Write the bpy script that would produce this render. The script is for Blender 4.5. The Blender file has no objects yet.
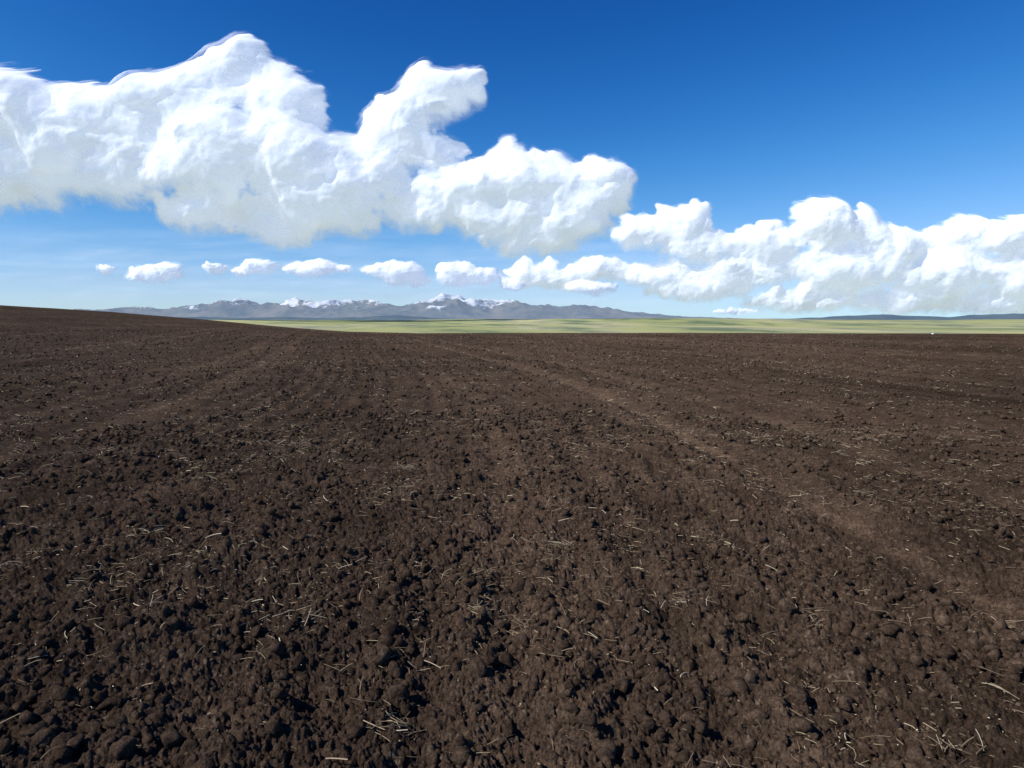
import bpy, math
import numpy as np
from mathutils import Vector

rng = np.random.default_rng(7)
scene = bpy.context.scene
scene.view_settings.view_transform = 'Standard'
scene.view_settings.look = 'None'
scene.view_settings.exposure = 0

# ------------------------------------------------------------------ noise
_tab = np.random.default_rng(1).uniform(0, 2*np.pi, 4096)
GX, GY = np.cos(_tab), np.sin(_tab)
RT = np.random.default_rng(2).random((3, 4096))

def hidx(ix, iy, seed):
    h = (ix.astype(np.int64)*73856093) ^ (iy.astype(np.int64)*19349663) ^ (seed*83492791)
    h = (h ^ (h >> 13)) * 1274126177
    return ((h ^ (h >> 16)) & 4095).astype(np.int64)

def gn(x, y, seed=0):
    x0 = np.floor(x); y0 = np.floor(y)
    fx = x-x0; fy = y-y0
    u = fx*fx*fx*(fx*(fx*6-15)+10); v = fy*fy*fy*(fy*(fy*6-15)+10)
    def g(dx, dy):
        i = hidx(x0+dx, y0+dy, seed)
        return GX[i]*(fx-dx)+GY[i]*(fy-dy)
    a = g(0, 0); b = g(1, 0); c = g(0, 1); d = g(1, 1)
    return ((a+(b-a)*u)+((c+(d-c)*u)-(a+(b-a)*u))*v)*1.5

def fbm(x, y, o=4, seed=0, gain=0.5):
    s = 0; a = 1.0; t = 0
    for k in range(o):
        s = s+a*gn(x, y, seed+k*17); t += a
        x = x*2.03+13.1; y = y*2.03+7.7; a *= gain
    return s/t*1.3

def billow(x, y, o=4, seed=0, gain=0.5):
    s = 0; a = 1.0; t = 0
    for k in range(o):
        s = s+a*(1-2*np.abs(gn(x, y, seed+k*31))); t += a
        x = x*2.1+3.1; y = y*2.1+9.7; a *= gain
    return s/t

def sstep(a, b, x):
    t = np.clip((x-a)/(b-a), 0, 1); return t*t*(3-2*t)

def worley_dome(x, y, cell, seed):
    px = x/cell; py = y/cell
    x0 = np.floor(px); y0 = np.floor(py)
    out = np.zeros_like(px)
    for dx in (-1, 0, 1):
        for dy in (-1, 0, 1):
            i = hidx(x0+dx, y0+dy, seed)
            cx = x0+dx+RT[0][i]; cy = y0+dy+RT[1][i]
            R = 0.25+0.55*RT[2][i]**2
            d2 = (px-cx)**2+(py-cy)**2
            out = np.maximum(out, np.sqrt(np.clip(R*R-d2, 0, None))*0.8)
    return out

# ------------------------------------------------------------------ mesh helpers
def mesh_obj(name, verts, faces_flat, nper, mat=None, smooth=True, attrs=None):
    me = bpy.data.meshes.new(name)
    nv = len(verts); nf = len(faces_flat)//nper
    me.vertices.add(nv); me.vertices.foreach_set("co", np.ascontiguousarray(verts, dtype=np.float32).ravel())
    me.loops.add(nf*nper); me.loops.foreach_set("vertex_index", np.ascontiguousarray(faces_flat, dtype=np.int32))
    me.polygons.add(nf)
    me.polygons.foreach_set("loop_start", np.arange(0, nf*nper, nper, dtype=np.int32))
    me.polygons.foreach_set("use_smooth", np.full(nf, smooth, dtype=bool))
    me.update(calc_edges=True)
    if attrs:
        for k, v in attrs.items():
            a = me.attributes.new(k, 'FLOAT', 'POINT')
            a.data.foreach_set("value", np.ascontiguousarray(v, dtype=np.float32))
    ob = bpy.data.objects.new(name, me)
    scene.collection.objects.link(ob)
    if mat: me.materials.append(mat)
    return ob

def grid_faces(nr, nc, flip=False):
    i = np.arange(nr-1)[:, None]*nc+np.arange(nc-1)[None, :]
    i = i.ravel()
    q = np.stack([i, i+1, i+nc+1, i+nc], 1)
    if flip: q = q[:, ::-1]
    return q.ravel()

class NT:
    def __init__(s, name):
        s.m = bpy.data.materials.new(name); s.m.use_nodes = True
        s.t = s.m.node_tree; s.t.nodes.clear()
        s.out = s.t.nodes.new('ShaderNodeOutputMaterial')
    def n(s, typ, **kw):
        nd = s.t.nodes.new(typ)
        for k, v in kw.items(): setattr(nd, k, v)
        return nd
    def l(s, a, b): s.t.links.new(a, b)
    def noise(s, vec, scale, detail=4, rough=0.55):
        nd = s.n('ShaderNodeTexNoise'); nd.inputs['Scale'].default_value = scale
        nd.inputs['Detail'].default_value = detail; nd.inputs['Roughness'].default_value = rough
        s.l(vec, nd.inputs['Vector']); return nd.outputs['Fac']
    def ramp(s, fac, stops):
        nd = s.n('ShaderNodeValToRGB'); e = nd.color_ramp.elements
        while len(e) < len(stops): e.new(0.5)
        for k, (p, c) in enumerate(stops):
            e[k].position = p; e[k].color = (*c, 1) if len(c) == 3 else c
        s.l(fac, nd.inputs[0]); return nd.outputs[0]
    def mix(s, fac, a, b, bt='MIX'):
        nd = s.n('ShaderNodeMix', data_type='RGBA', blend_type=bt)
        for sock, v in ((nd.inputs[0], fac), (nd.inputs[6], a), (nd.inputs[7], b)):
            if hasattr(v, 'is_output'): s.l(v, sock)
            elif isinstance(v, tuple): sock.default_value = (*v, 1)
            else: sock.default_value = v
        return nd.outputs[2]
    def math(s, op, a, b=0.0, clamp=False):
        nd = s.n('ShaderNodeMath', operation=op); nd.use_clamp = clamp
        for k, v in enumerate((a, b)):
            if hasattr(v, 'is_output'): s.l(v, nd.inputs[k])
            else: nd.inputs[k].default_value = v
        return nd.outputs[0]

# ------------------------------------------------------------------ materials
def soil_material(name, lighten=1.0, wheel=False):
    N = NT(name)
    geo = N.n('ShaderNodeNewGeometry').outputs['Position']
    big = N.noise(geo, 0.10, 4, 0.55)
    mid = N.noise(geo, 1.3, 5, 0.6)
    fin = N.noise(geo, 16, 6, 0.7)
    grit = N.noise(geo, 110, 3, 0.7)
    crumb = N.noise(geo, 48, 4, 0.75)
    q = lighten
    c1 = N.ramp(fin, [(0.3, (0.040*q, 0.0272*q, 0.0192*q)), (0.55, (0.077*q, 0.0535*q, 0.0388*q)), (0.8, (0.145*q, 0.105*q, 0.078*q))])
    c2 = N.ramp(mid, [(0.3, (0.72, 0.71, 0.70)), (0.7, (1.28, 1.25, 1.21))])
    c3 = N.ramp(big, [(0.35, (0.8, 0.8, 0.8)), (0.65, (1.2, 1.18, 1.15))])
    c4 = N.ramp(grit, [(0.3, (0.65, 0.65, 0.65)), (0.62, (1.1, 1.1, 1.1)), (0.75, (1.9, 1.8, 1.7))])
    c5 = N.ramp(crumb, [(0.36, (0.55, 0.54, 0.53)), (0.5, (1.0, 1.0, 1.0)), (0.68, (1.5, 1.48, 1.45))])
    c = N.mix(1.0, c1, c2, 'MULTIPLY'); c = N.mix(1.0, c, c3, 'MULTIPLY'); c = N.mix(1.0, c, c4, 'MULTIPLY'); c = N.mix(1.0, c, c5, 'MULTIPLY')
    if wheel:
        at = N.n('ShaderNodeAttribute', attribute_name="packed_and_shade").outputs['Fac']
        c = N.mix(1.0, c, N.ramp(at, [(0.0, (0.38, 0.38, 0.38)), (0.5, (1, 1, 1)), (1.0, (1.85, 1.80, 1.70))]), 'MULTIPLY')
        fl = N.noise(geo, 27, 2, 0.6); fl2 = N.noise(geo, 0.8, 3, 0.6)
        f = N.math('ADD', fl, N.math('MULTIPLY', N.math('SUBTRACT', fl2, 0.5), 0.35))
        fm = N.ramp(f, [(0.665, (0, 0, 0)), (0.70, (1, 1, 1))])
        c = N.mix(N.math('MULTIPLY', fm, 0.5), c, (0.24, 0.19, 0.13))
    b = N.n('ShaderNodeBsdfDiffuse'); b.inputs['Roughness'].default_value = 0.8
    N.l(c, b.inputs[0])
    hsum = N.math('ADD', N.math('MULTIPLY', N.noise(geo, 45, 6, 0.75), 0.022), N.math('MULTIPLY', grit, 0.007))
    hsum = N.math('ADD', hsum, N.math('MULTIPLY', N.noise(geo, 7, 4, 0.65), 0.04))
    bp = N.n('ShaderNodeBump'); bp.inputs['Strength'].default_value = 1.0; bp.inputs['Distance'].default_value = 1.0
    N.l(hsum, bp.inputs['Height']); N.l(bp.outputs[0], b.inputs['Normal'])
    N.l(b.outputs[0], N.out.inputs[0]); return N.m

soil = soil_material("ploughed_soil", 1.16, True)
clod_mat = soil_material("soil_clod", 1.26)

# ------------------------------------------------------------------ field terrain
EYE = 1.6
AZK = np.radians([-180, -80, -45, -36.5, -30, -24, -18, -13, -8, 0, 12, 25, 36.5, 60, 180])
PXK = np.array([14, 14, 13, 12, 7, 0.5, -7, -12.5, -15, -14.8, -14.3, -13.5, -12, -10, -9])/692.0
REDGE = 190.0

def across(x, y):
    """offset from the curved drill lines (they swing to the north-west with distance)"""
    return x+0.1315*((y-13)+np.sqrt((y-13)**2+49))

def macro(x, y):
    r = np.hypot(x, y); az = np.arctan2(x, y)
    t = np.interp(az, AZK, PXK)
    s = sstep(0, 1, np.clip(r/REDGE, 0, 1))
    h = s*(EYE+np.minimum(r, REDGE)*t)
    h = h - np.clip(r-REDGE, 0, None)**1.5*0.02
    h = h + sstep(3, 40, r)*0.10*fbm(x/9, y/9, 2, 5)*np.clip(60/np.maximum(r, 60), 0, 1)
    return h

TR = [(3.05, 0.22), (4.85, 0.22), (-7.5, 0.3), (-5.7, 0.3), (11.5, 0.35), (13.4, 0.35), (22, .4), (24, .4), (-16, .35), (-14.2, .35), (-27, .4), (-25, .4), (0.25, 0.15), (34, .4), (36, .4)]
def track(x, y):
    a = across(x, y)
    t = 0
    for c, w in TR:
        t = np.maximum(t, np.exp(-((a-c+0.10*gn(x/2.1, y/2.1, 3))/w)**2)*(0.35 if w < 0.2 else 1))
    return t

def rows(x, y):
    a = across(x, y)
    wob = a+0.06*gn(x/0.8, y/0.8, 9)
    return np.sin(wob*2*np.pi/0.42)*np.clip(0.5+0.9*gn(x/3, y/5, 4), 0.1, 1)

def height(x, y, dr=0.0):
    r = np.hypot(x, y)
    h = macro(x, y)
    near = lambda sc: np.clip(1.6-1.2*dr/sc, 0.0, 1) if not np.isscalar(dr) else 1.0
    tr = track(x, y)
    h = h+0.021*rows(x, y)*np.clip(1.5-r/80, 0, 1)
    h = h+0.045*fbm(x/0.55, y/0.55, 3, 21)*near(0.5)
    wx = x+0.026*gn(x/0.05, y/0.05, 61)+0.010*gn(x/0.018, y/0.018, 63); wy = y+0.026*gn(x/0.05, y/0.05, 62)+0.010*gn(x/0.018, y/0.018, 64)
    cl = 0.17*worley_dome(wx, wy, 0.17, 11)*0.6*np.clip(gn(x/0.8, y/0.8, 33)+0.3, 0, 1)*near(0.19)
    cl = cl+0.075*worley_dome(wx, wy, 0.075, 12)*0.68*near(0.075)
    cl = cl+0.034*worley_dome(wx, wy, 0.032, 13)*0.75*near(0.036)
    h = h+cl*(1-0.7*tr)
    h = h+0.019*fbm(x/0.035, y/0.035, 3, 71, 0.65)*near(0.05)
    h = h-0.05*tr*np.clip(1.5-r/80, 0, 1)
    return h

rs = [0.5]
while rs[-1] < 300:
    r = rs[-1]
    d = 0.03 if r < 1.6 else max(0.0055, r*r/1200.0)
    rs.append(r+min(d, 6.0))
rs = np.array(rs)
th = np.concatenate([np.radians(np.linspace(-180, -46, 60, endpoint=False)),
                     np.radians(np.linspace(-46, 46, 1450, endpoint=False)),
                     np.radians(np.linspace(46, 180, 61))])
R, T = np.meshgrid(rs, th, indexing='ij')
DR = np.gradient(rs)[:, None]*np.ones_like(T)
DR[:, :60] = 9; DR[:, -61:] = 9
X = R*np.sin(T); Y = R*np.cos(T)
Z = height(X, Y, DR)
ac = across(X, Y)
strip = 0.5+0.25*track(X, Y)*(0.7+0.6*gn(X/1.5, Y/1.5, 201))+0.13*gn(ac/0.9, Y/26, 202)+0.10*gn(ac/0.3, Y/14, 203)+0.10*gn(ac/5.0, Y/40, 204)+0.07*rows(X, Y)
strip = strip-0.26*sstep(0.0, 1.0, (X-0.10*Y)/(0.55*Y+2.0))*(Y > 0)      # shade over the eastern side, painted into the soil tone
field = mesh_obj("ploughed_field", np.stack([X, Y, Z], -1).reshape(-1, 3), grid_faces(len(rs), len(th), flip=True), 4, soil, attrs={"packed_and_shade": np.clip(strip, 0, 1).ravel()})

# ------------------------------------------------------------------ clods (one object)
import bmesh
def ico(sub):
    bm = bmesh.new(); bmesh.ops.create_icosphere(bm, subdivisions=sub, radius=1)
    v = np.array([p.co[:] for p in bm.verts]); f = np.array([[q.index for q in p.verts] for p in bm.faces]); bm.free()
    return v, f
def clod_templates(sub, n):
    v, f = ico(sub); L = []
    for k in range(n):
        w = v.copy(); rad = np.ones(len(w))
        for _ in range(9):
            d = rng.normal(size=3); d /= np.linalg.norm(d)
            c = rng.uniform(0.45, 0.9)
            dd = w@d
            rad = np.where(dd > c, np.minimum(rad, c/np.maximum(dd, 1e-3)), rad)
        for _ in range(10):
            d = rng.normal(size=3)*rng.uniform(2, 6)
            rad = rad+0.05*np.sin(w@d+rng.uniform(0, 6))
        w = w*rad[:, None]+rng.normal(size=w.shape)*0.085
        w *= rng.uniform(0.65, 1.3, 3)*np.array([1, 1, 0.8])
        L.append(w)
    return np.array(L), f

def scatter(n, r0, r1, amax=46):
    u = rng.random(n)
    r = np.sqrt(r0**2+(r1**2-r0**2)*u)
    a = np.radians(rng.uniform(-amax, amax, n))
    return r*np.sin(a), r*np.cos(a), r

VV = []; FF = []; base = 0
for (n, r0, r1, sub, smin, smax, pw) in ((13000, 1.7, 5, 2, 0.004, 0.050, 3.8), (26000, 5, 12, 1, 0.008, 0.056, 3.5),
                                        (22000, 12, 30, 1, 0.016, 0.060, 2.8), (16000, 30, 75, 1, 0.035, 0.08, 2.0)):
    tv, tf = clod_templates(sub, 24)
    x, y, r = scatter(n, r0, r1)
    keep = rng.random(n) < np.clip(0.6+0.9*gn(x/1.1, y/1.1, 44), 0.12, 1)*(1-0.85*track(x, y))*(0.75+0.35*rows(x, y))
    x, y = x[keep], y[keep]; n = len(x)
    s = smin+(smax-smin)*rng.random(n)**pw
    z = height(x, y)+s*0.15
    yaw = rng.uniform(0, 2*np.pi, n); k = rng.integers(0, 24, n)
    tx = rng.normal(size=n)*0.5
    P = tv[k]
    c, sn = np.cos(tx)[:, None], np.sin(tx)[:, None]
    P = np.stack([P[..., 0], P[..., 1]*c-P[..., 2]*sn, P[..., 1]*sn+P[..., 2]*c], -1)
    c, sn = np.cos(yaw)[:, None], np.sin(yaw)[:, None]
    P = np.stack([P[..., 0]*c-P[..., 1]*sn, P[..., 0]*sn+P[..., 1]*c, P[..., 2]], -1)*s[:, None, None]
    P = P+np.stack([x, y, z], -1)[:, None, :]
    nv = tv.shape[1]
    VV.append(P.reshape(-1, 3)); FF.append((tf[None]+(base+np.arange(n)*nv)[:, None, None]).ravel()); base += n*nv
mesh_obj("soil_clods", np.concatenate(VV), np.concatenate(FF), 3, clod_mat)

# ------------------------------------------------------------------ straw (one object)
N = NT("dry_straw")
at = N.n('ShaderNodeAttribute', attribute_name="tone").outputs['Fac']
col = N.ramp(at, [(0.0, (0.13, 0.09, 0.052)), (0.5, (0.26, 0.19, 0.108)), (0.85, (0.44, 0.345, 0.205)), (1.0, (0.70, 0.60, 0.42))])
b = N.n('ShaderNodeBsdfPrincipled'); b.inputs['Roughness'].default_value = 0.7
N.l(col, b.inputs['Base Color']); N.l(b.outputs[0], N.out.inputs[0]); straw_mat = N.m

SX = []; SY = []; SL = []; SW = []
def add_straw(n, r0, r1, lo, hi, w, thr):
    x, y, r = scatter(n, r0, r1)
    dens = np.clip(0.30+1.2*gn(x/1.7, y/1.7, 81)+0.9*gn(x/0.5, y/0.5, 82)+0.3*track(x, y), thr, 1)
    dens = dens*(1-0.5*sstep(0.0, 1.0, (x-0.1*y)/(0.55*y+2)))
    k = rng.random(n) < dens
    x, y = x[k], y[k]
    SX.append(x); SY.append(y); SL.append(lo+(hi-lo)*rng.random(len(x))**5.5); SW.append(np.full(len(x), w)*rng.uniform(0.4, 1.6, len(x)))
add_straw(9000, 1.7, 5, 0.006, 0.11, 0.0017, 0.12)
add_straw(34000, 5, 12, 0.009, 0.12, 0.0023, 0.10)
add_straw(44000, 12, 28, 0.015, 0.12, 0.0036, 0.10)
add_straw(28000, 28, 60, 0.03, 0.11, 0.0072, 0.1)
add_straw(8000, 60, 150, 0.05, 0.15, 0.014, 0.1)
for _ in range(95):
    cx, cy, r = scatter(1, 2.2, 12)
    m = rng.integers(8, 32); sp = rng.uniform(0.03, 0.09)
    SX.append(cx+rng.normal(size=m)*sp); SY.append(cy+rng.normal(size=m)*sp)
    SL.append(rng.uniform(0.015, 0.12, m)); SW.append(rng.uniform(0.001, 0.0025, m))
x = np.concatenate(SX); y = np.concatenate(SY); L = np.concatenate(SL); W = np.concatenate(SW); n = len(x)
yaw = rng.uniform(0, 2*np.pi, n); pit = rng.normal(size=n)*0.22
dx, dy = np.cos(yaw), np.sin(yaw)
zc = np.maximum(height(x, y), 0.5*(height(x-dx*L*0.4, y-dy*L*0.4)+height(x+dx*L*0.4, y+dy*L*0.4)))+0.008+L*0.5*np.abs(np.sin(pit))
bend = rng.normal(size=n)*0.18
V = np.zeros((n, 12, 3))
for k, t in enumerate((-0.5, -0.17, 0.17, 0.5)):
    cx = x+dx*L*t-dy*bend*L*(t*t*2); cy = y+dy*L*t+dx*bend*L*(t*t*2)
    cz = zc+L*t*np.sin(pit)-0.1*L*abs(t)
    for j in range(3):
        an = j*2*np.pi/3
        V[:, k*3+j, 0] = cx-dy*W*np.cos(an); V[:, k*3+j, 1] = cy+dx*W*np.cos(an); V[:, k*3+j, 2] = cz+W*np.sin(an)
tf = []
for k in range(3):
    for j in range(3):
        a, b2 = k*3+j, k*3+(j+1) % 3
        tf.append([a, b2, b2+3, a+3])
tf = np.array(tf)
F = (tf[None]+(np.arange(n)*12)[:, None, None]).ravel()
mesh_obj("straw_stubble", V.reshape(-1, 3), F, 4, straw_mat, attrs={"tone": np.repeat(rng.random(n)**1.1, 12)})

# a lone pale field stone on the right
tv, tf3 = clod_templates(2, 1)
N = NT("pale_stone"); g = N.n('ShaderNodeNewGeometry').outputs['Position']
b = N.n('ShaderNodeBsdfDiffuse'); N.l(N.ramp(N.noise(g, 3, 4), [(0.3, (0.6, 0.6, 0.57)), (0.7, (0.8, 0.8, 0.78))]), b.inputs[0]); N.l(b.outputs[0], N.out.inputs[0])
sx, sy = 45.6, 75.0
mesh_obj("field_stone", tv[0]*np.array([0.24, 0.18, 0.16])+np.array([sx, sy, float(height(np.array([sx]), np.array([sy]))[0])+0.08]), tf3.ravel(), 3, N.m)

# ------------------------------------------------------------------ grassland valley
N = NT("steppe_grass")
geo = N.n('ShaderNodeNewGeometry').outputs['Position']
mp = N.n('ShaderNodeMapping'); mp.inputs['Scale'].default_value = (0.0006, 0.00018, 0)
N.l(geo, mp.inputs['Vector'])
f1 = N.noise(mp.outputs[0], 1.0, 5, 0.6)
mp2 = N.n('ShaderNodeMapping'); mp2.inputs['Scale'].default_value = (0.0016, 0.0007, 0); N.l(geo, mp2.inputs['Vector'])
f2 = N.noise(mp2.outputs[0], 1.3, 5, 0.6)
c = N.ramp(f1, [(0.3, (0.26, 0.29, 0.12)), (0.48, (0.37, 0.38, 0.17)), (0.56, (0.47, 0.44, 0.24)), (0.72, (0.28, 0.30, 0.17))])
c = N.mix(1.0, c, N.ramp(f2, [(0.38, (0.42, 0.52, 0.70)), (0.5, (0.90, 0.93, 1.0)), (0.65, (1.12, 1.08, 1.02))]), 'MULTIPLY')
b = N.n('ShaderNodeBsdfDiffuse'); N.l(c, b.inputs[0]); N.l(b.outputs[0], N.out.inputs[0]); grass = N.m

rr = np.concatenate([np.linspace(250, 2000, 40, endpoint=False), np.geomspace(2000, 60000, 160)])
tt = np.radians(np.linspace(-75, 75, 500))
R, T = np.meshgrid(rr, tt, indexing='ij'); X = R*np.sin(T); Y = R*np.cos(T)
Z = -20-35*sstep(250, 1800, R)+60*sstep(2500, 12000, R)+10*fbm(X/1800, Y/1800, 3, 91)+38*fbm(X/4500, Y/5000, 3, 92)*sstep(2000, 8000, R)
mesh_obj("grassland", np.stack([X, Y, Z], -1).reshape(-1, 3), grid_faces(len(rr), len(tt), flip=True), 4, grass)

# ------------------------------------------------------------------ mountains
def mountain_mat(name, low, high, snow, s0, s1, haze, hz):
    N = NT(name)
    geo = N.n('ShaderNodeNewGeometry')
    sep = N.n('ShaderNodeSeparateXYZ'); N.l(geo.outputs['Position'], sep.inputs[0])
    mp = N.n('ShaderNodeMapping'); mp.inputs['Scale'].default_value = (0.001, 0.001, 0.001); N.l(geo.outputs['Position'], mp.inputs['Vector'])
    n1 = N.noise(mp.outputs[0], 1.6, 6, 0.65); n2 = N.noise(mp.outputs[0], 1.5, 6, 0.72)
    c = N.mix(N.ramp(n1, [(0.35, (0, 0, 0)), (0.65, (1, 1, 1))]), low, high)
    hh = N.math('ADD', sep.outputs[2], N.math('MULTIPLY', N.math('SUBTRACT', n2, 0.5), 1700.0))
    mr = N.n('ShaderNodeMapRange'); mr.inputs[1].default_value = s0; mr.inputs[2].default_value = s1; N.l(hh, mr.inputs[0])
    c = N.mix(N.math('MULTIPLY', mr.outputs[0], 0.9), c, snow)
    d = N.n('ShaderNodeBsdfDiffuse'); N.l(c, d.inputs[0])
    e = N.n('ShaderNodeEmission'); e.inputs[0].default_value = (*hz, 1); e.inputs[1].default_value = 1  # aerial haze painted onto the slopes as an even glow
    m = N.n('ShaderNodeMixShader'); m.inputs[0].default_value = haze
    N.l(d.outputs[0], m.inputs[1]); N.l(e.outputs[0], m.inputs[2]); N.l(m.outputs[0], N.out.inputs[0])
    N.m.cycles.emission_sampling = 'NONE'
    return N.m

def range_mesh(name, x0, x1, y0, y1, nx, ny, env, amp_noise, sc, mat, seed, o=6):
    xs = np.linspace(x0, x1, nx); ys = np.linspace(y0, y1, ny)
    Xg, Yg = np.meshgrid(xs, ys)
    e = np.interp(xs, env[0], env[1]); kk = np.hanning(35); kk /= kk.sum(); e = np.convolve(np.pad(e, 17, mode='edge'), kk, 'valid')[None, :]
    v = (Yg-y0)/(y1-y0)
    prof = np.sin(np.pi*np.clip(v, 0, 1)**0.9)
    rg = billow(Xg/sc, Yg/sc, o, seed, 0.42)
    rg = (rg-0.15)*1.2
    Zg = e*(prof*(1-amp_noise)+amp_noise*rg*prof*1.5)+(-40)*(1-prof)-10
    return mesh_obj(name, np.stack([Xg, Yg, Zg], -1).reshape(-1, 3), grid_faces(ny, nx), 4, mat)

k = 20500/692.0
eu = np.array([-900, -520, -430, -350, -300, -250, -215, -190, -160, -130, -100, -70, -45, -20, 0, 30, 60, 85, 110, 130, 160, 220, 400])
ev = np.array([2, 3, 10, 12, 15, 23, 21, 16, 20, 17, 16, 24, 22, 18, 18, 14, 13, 15, 9, 7, 4, 2, 0])
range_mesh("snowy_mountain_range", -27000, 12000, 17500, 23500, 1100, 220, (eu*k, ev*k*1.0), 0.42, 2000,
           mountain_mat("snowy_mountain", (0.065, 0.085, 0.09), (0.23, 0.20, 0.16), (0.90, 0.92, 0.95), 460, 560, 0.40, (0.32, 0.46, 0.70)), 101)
k = 13500/692.0
eu = np.array([-900, -430, -330, -250, -180, -140, -118, -100, -80, -40, 20, 100, 180, 300, 325, 345, 370, 400, 430, 450, 475, 510, 600, 900])
ev = np.array([1, 1, 3, 3, 2.5, 2.5, 5, 4.5, 1.5, 0.5, 0.5, 0.5, 0, 2, 4, 5.5, 5.5, 4, 2.5, 3.5, 6.5, 8, 7, 1])
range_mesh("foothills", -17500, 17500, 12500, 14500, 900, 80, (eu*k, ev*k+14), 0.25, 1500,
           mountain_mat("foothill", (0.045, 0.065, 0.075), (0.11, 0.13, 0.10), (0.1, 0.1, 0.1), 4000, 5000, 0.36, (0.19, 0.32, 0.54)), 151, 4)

# ------------------------------------------------------------------ clouds: relief bodies of union-of-puffs with soft rims + a veil shell
N = NT("cumulus")
at = N.n('ShaderNodeAttribute', attribute_name="cover").outputs['Fac']
d = N.n('ShaderNodeBsdfDiffuse'); d.inputs[0].default_value = (0.85, 0.87, 0.90, 1)
tl = N.n('ShaderNodeBsdfTranslucent'); tl.inputs[0].default_value = (0.75, 0.78, 0.88, 1)
mx = N.n('ShaderNodeMixShader'); mx.inputs[0].default_value = 0.13
N.l(d.outputs[0], mx.inputs[1]); N.l(tl.outputs[0], mx.inputs[2])
e = N.n('ShaderNodeEmission'); e.inputs[0].default_value = (0.80, 0.90, 1.10, 1); e.inputs[1].default_value = 0.26  # faint bluish glow standing in for light scattered inside the cloud
ad = N.n('ShaderNodeAddShader')
N.l(mx.outputs[0], ad.inputs[0]); N.l(e.outputs[0], ad.inputs[1])
tr = N.n('ShaderNodeBsdfTransparent'); m = N.n('ShaderNodeMixShader')
N.l(at, m.inputs[0]); N.l(tr.outputs[0], m.inputs[1]); N.l(ad.outputs[0], m.inputs[2]); N.l(m.outputs[0], N.out.inputs[0])
N.m.cycles.emission_sampling = 'NONE'
cumulus = N.m

def blur(A, s):
    k = int(3*s)+1; w = np.exp(-0.5*(np.arange(-k, k+1)/s)**2); w /= w.sum()
    A = np.apply_along_axis(lambda r: np.convolve(np.pad(r, k, mode='edge'), w, 'valid'), 0, A)
    return np.apply_along_axis(lambda r: np.convolve(np.pad(r, k, mode='edge'), w, 'valid'), 1, A)

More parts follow.
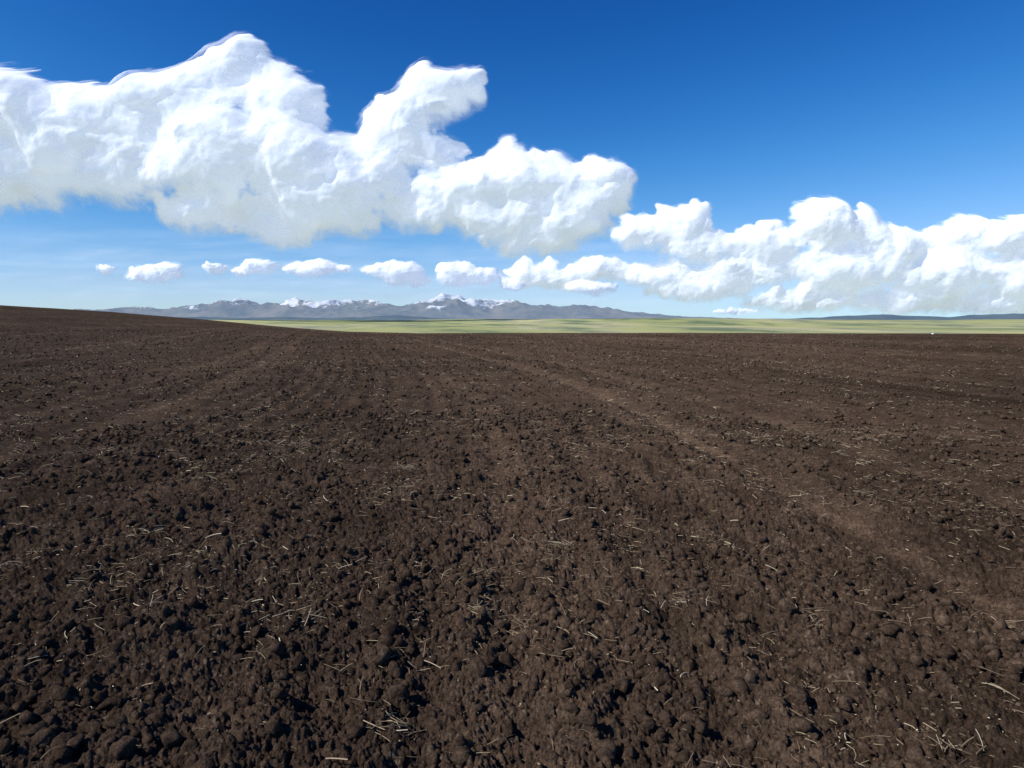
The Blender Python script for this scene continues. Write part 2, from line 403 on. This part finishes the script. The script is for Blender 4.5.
def cloud(name, dist, u0, u1, v0, v1, step, puffs, warp, rough, soft, seed, nc=14, ng=6, relief=0.95, lowk=0.75):
    """puffs: (u, v, ru, rv) in units of dist/692 metres; u to the right, v up from the horizon"""
    g = np.random.default_rng(seed)
    us = np.arange(u0, u1, step); vs = np.arange(v0, v1, step)
    U, Vv = np.meshgrid(us, vs)
    wu = U+warp*fbm(U/(warp*5), Vv/(warp*5), 5, seed, 0.55); wv = Vv+warp*fbm(U/(warp*5), Vv/(warp*5), 5, seed+3, 0.55)
    D = np.full(U.shape, 0.0); A = np.full(U.shape, -1.0)
    S = []
    for (a, b, ra, rb) in puffs:
        r = min(ra, rb); S.append((a, b, ra, rb, 0.0, r, 1.0))
        for _ in range(nc):
            t = g.uniform(0, 2*np.pi); q = g.uniform(0.2, 0.95)
            ca = a+ra*q*np.cos(t); cb = b+rb*q*np.sin(t)*(1 if np.sin(t) > 0 else 0.75)
            z = r*math.sqrt(max(0, 1-q*q))*0.7
            rc = r*g.uniform(0.25, 0.5)*(1.0 if np.sin(t) > -0.2 else 0.75)
            S.append((ca, cb, rc*g.uniform(1, 1.3), rc, z, rc, 0.9))
            for _ in range(ng):
                t2 = g.uniform(-0.4, np.pi+0.4); q2 = g.uniform(0.4, 1.0); r2 = rc*g.uniform(0.25, 0.5)
                S.append((ca+rc*q2*np.cos(t2), cb+rc*q2*np.sin(t2), r2*1.1, r2, z+rc*math.sqrt(1-q2*q2)*0.8, r2, 0.7))
    mg = warp*1.5+3
    for (a, b, ra, rb, z, r, wgt) in S:
        i0 = max(0, int((b-rb-mg-v0)/step)); i1 = min(len(vs), int((b+rb+mg-v0)/step)+1)
        j0 = max(0, int((a-ra-mg-u0)/step)); j1 = min(len(us), int((a+ra+mg-u0)/step)+1)
        if i1 <= i0 or j1 <= j0: continue
        q = ((wu[i0:i1, j0:j1]-a)/ra)**2+((wv[i0:i1, j0:j1]-b)/rb)**2
        D[i0:i1, j0:j1] = np.maximum(D[i0:i1, j0:j1], np.where(q < 1, z+r*np.sqrt(np.clip(1-q, 0, 1)), 0))
        A[i0:i1, j0:j1] = np.maximum(A[i0:i1, j0:j1], (1-q)*wgt)
    A = np.clip(A, -1, 1)
    D0 = blur(D, soft*8)
    D1 = 0.16*blur(D, soft*1.8)+0.45*blur(D, soft*3.2)+0.75*D0+rough*1.1*fbm(wu/(rough*6), wv/(rough*5), 3, seed+9, 0.4)
    D2 = 0.45*blur(D, soft*3.0)+0.90*D0+rough*1.3*fbm(wu/(rough*7), wv/(rough*6), 3, seed+79, 0.4)+rough*1.3
    Ab = blur(A, soft*3)
    gy = np.gradient(Ab, axis=0)/step*8*soft/1.8
    low = sstep(-0.05, 0.45, gy)
    A = blur(A, 0.8+soft*0.4)
    n = 0.34*fbm(wu/14, wv/10, 5, seed+21, 0.60)+0.18*fbm(U/45, Vv/30, 4, seed+22, 0.6)
    x = A+n*(1+0.35*low)+0.05
    cov = sstep(0, 1, np.clip(x/(0.60+lowk*low), 0, 1))
    cov = 1-(1-cov)**(2.0-0.6*low)
    n2 = 0.5*fbm(wu/20+9, wv/11, 5, seed+41, 0.6)
    veil = 0.42*sstep(-0.15, 0.75, blur(A, soft*1.2)+n2*1.1)*np.clip(0.8+1.2*fbm(wu/34, wv/22, 4, seed+55, 0.55), 0.1, 1)
    e = np.minimum(1, np.minimum(np.arange(len(vs))[:, None], np.arange(len(vs))[::-1, None])/8.0)
    k = dist/692.0
    VS = []; FS = []; CS = []; base = 0
    for DD, cc in ((D1, cov*e), (D2, veil*e)):
        P = np.stack([U*k, dist-DD*relief*k, EYE+Vv*k], -1).reshape(-1, 3)
        f = grid_faces(len(vs), len(us)).reshape(-1, 4)
        cf = cc.ravel()
        f = f[cf[f].max(1) > 0.002]
        used, inv = np.unique(f, return_inverse=True)
        VS.append(P[used]); FS.append(inv.ravel()+base); CS.append(cf[used]); base += len(used)
    return mesh_obj(name, np.concatenate(VS), np.concatenate(FS), 4, cumulus, attrs={"cover": np.concatenate(CS)})

def uv(L): return [(x-512, 320-y, a, b) for x, y, a, b in L]
big = uv([(10,132,60,56),(-60,140,90,70),(-150,150,90,60),(70,150,60,46),(125,132,46,42),(170,122,46,42),(215,108,44,42),(250,84,32,42),(288,112,34,42),
 (230,160,75,50),(130,174,85,38),(30,188,80,34),(300,172,60,46),(330,205,62,38),(210,218,48,22),(290,232,46,18),(250,220,64,22),(352,165,42,28),(400,135,38,30),
 (430,108,38,32),(464,94,26,26),(380,188,45,28),(432,160,36,22),(470,192,44,28),(520,188,44,34),(560,188,44,32),(602,193,34,30),(572,222,48,28),
 (500,224,58,24),(432,218,54,18),(440,200,44,24),(540,246,44,15),(345,228,40,16)])
cloud("cumulus_cloud", 10000, -720, 160, 45, 315, 0.9, big, 9, 6, 1.8, 11)
right = uv([(640,236,33,20),(680,226,30,23),(700,250,48,20),(760,246,42,22),(815,230,34,32),(850,236,32,24),(880,250,38,24),(920,250,32,21),(960,240,36,25),
 (1000,246,40,28),(1050,240,50,30),(840,270,66,26),(740,274,56,18),(930,275,66,26),(1010,280,56,26),(1100,270,70,40),(650,276,46,14),(700,290,56,13),
 (800,302,66,14),(900,304,76,15),(1000,305,76,15),(600,271,32,14),(565,281,34,13),(530,275,28,15),(1150,290,80,25)])
cloud("cumulus_cloud", 30000, -20, 720, 2, 140, 0.8, right, 6, 4, 1.2, 29, nc=12, ng=5)
small = uv([(109,270,9,6),(142,275,15,8),(167,273,23,11),(217,269,13,7),(261,267,20,10),(246,272,12,6),(298,269,15,8),(320,270,25,11),(342,269,12,6),(400,273,24,14),(374,270,13,6),(418,280,14,8),
 (458,274,22,14),(482,277,20,10),(512,284,14,7),(735,312,25,4),(590,289,28,9)])
cloud("cumulus_cloud", 22000, -430, 260, 2, 75, 0.6, small, 5, 3.4, 1.0, 47, nc=8, ng=4, lowk=0.6)

# thin haze streaks low over the western horizon
us = np.arange(-900, 260, 4.0); vs = np.arange(4, 112, 2.0); U, Vv = np.meshgrid(us, vs)
st = np.clip(0.45+1.3*fbm(U/150, Vv/13, 5, 301, 0.6), 0, 1)*sstep(4, 30, Vv)*(1-sstep(60, 108, Vv))*(1-sstep(40, 255, U))*sstep(-890, -700, U)*0.20
kk = 45000/692.0
mesh_obj("thin_cloud_streaks", np.stack([U*kk, 45000+0*U+200*fbm(U/80, Vv/20, 2, 5), EYE+Vv*kk], -1).reshape(-1, 3), grid_faces(len(vs), len(us)), 4, cumulus, attrs={"cover": st.ravel()})

# ------------------------------------------------------------------ daylight
SAZ, SEL = math.radians(-116), math.radians(42)
ts = Vector((math.sin(SAZ)*math.cos(SEL), math.cos(SAZ)*math.cos(SEL), math.sin(SEL)))
ld = bpy.data.lights.new("sun", 'SUN'); ld.energy = 5.0; ld.angle = math.radians(0.5); ld.color = (1, 0.955, 0.89)
lo = bpy.data.objects.new("sun", ld); lo.rotation_euler = ts.to_track_quat('Z', 'Y').to_euler(); scene.collection.objects.link(lo)

w = bpy.data.worlds.new("World"); scene.world = w; w.use_nodes = True
t = w.node_tree; t.nodes.clear()
sky = t.nodes.new('ShaderNodeTexSky'); sky.sky_type = 'NISHITA'; sky.sun_disc = False
sky.sun_elevation = SEL; sky.sun_rotation = SAZ; sky.altitude = 1800; sky.air_density = 1.0; sky.dust_density = 0.3; sky.ozone_density = 3.0
sep = t.nodes.new('ShaderNodeSeparateColor'); com = t.nodes.new('ShaderNodeCombineColor')
t.links.new(sky.outputs[0], sep.inputs[0])
def wm(op, a, b):
    q = t.nodes.new('ShaderNodeMath'); q.operation = op
    for i, v in enumerate((a, b)):
        if hasattr(v, 'is_output'): t.links.new(v, q.inputs[i])
        else: q.inputs[i].default_value = v
    return q.outputs[0]
for i, (g, a, L) in enumerate(((3.0, 0.0125, 0.62), (1.95, 0.042, 1.15), (1.55, 0.083, 2.1))):
    v = wm('MULTIPLY', wm('POWER', sep.outputs[i], g), a)
    v = wm('DIVIDE', v, wm('ADD', wm('DIVIDE', v, L), 1.0))
    t.links.new(wm('MULTIPLY', v, 10.0), com.inputs[i])
bg = t.nodes.new('ShaderNodeBackground'); bg.inputs[1].default_value = 0.1
o = t.nodes.new('ShaderNodeOutputWorld')
t.links.new(com.outputs[0], bg.inputs[0]); t.links.new(bg.outputs[0], o.inputs[0])

# ------------------------------------------------------------------ camera
cd = bpy.data.cameras.new("camera"); cam = bpy.data.objects.new("camera", cd); scene.collection.objects.link(cam)
cam.location = (0, 0, EYE); cam.rotation_euler = (math.radians(90), 0, 0)
cd.sensor_width = 36; cd.lens = 692/1024*36; cd.shift_y = -64/1024
cd.clip_start = 0.05; cd.clip_end = 200000
scene.camera = cam
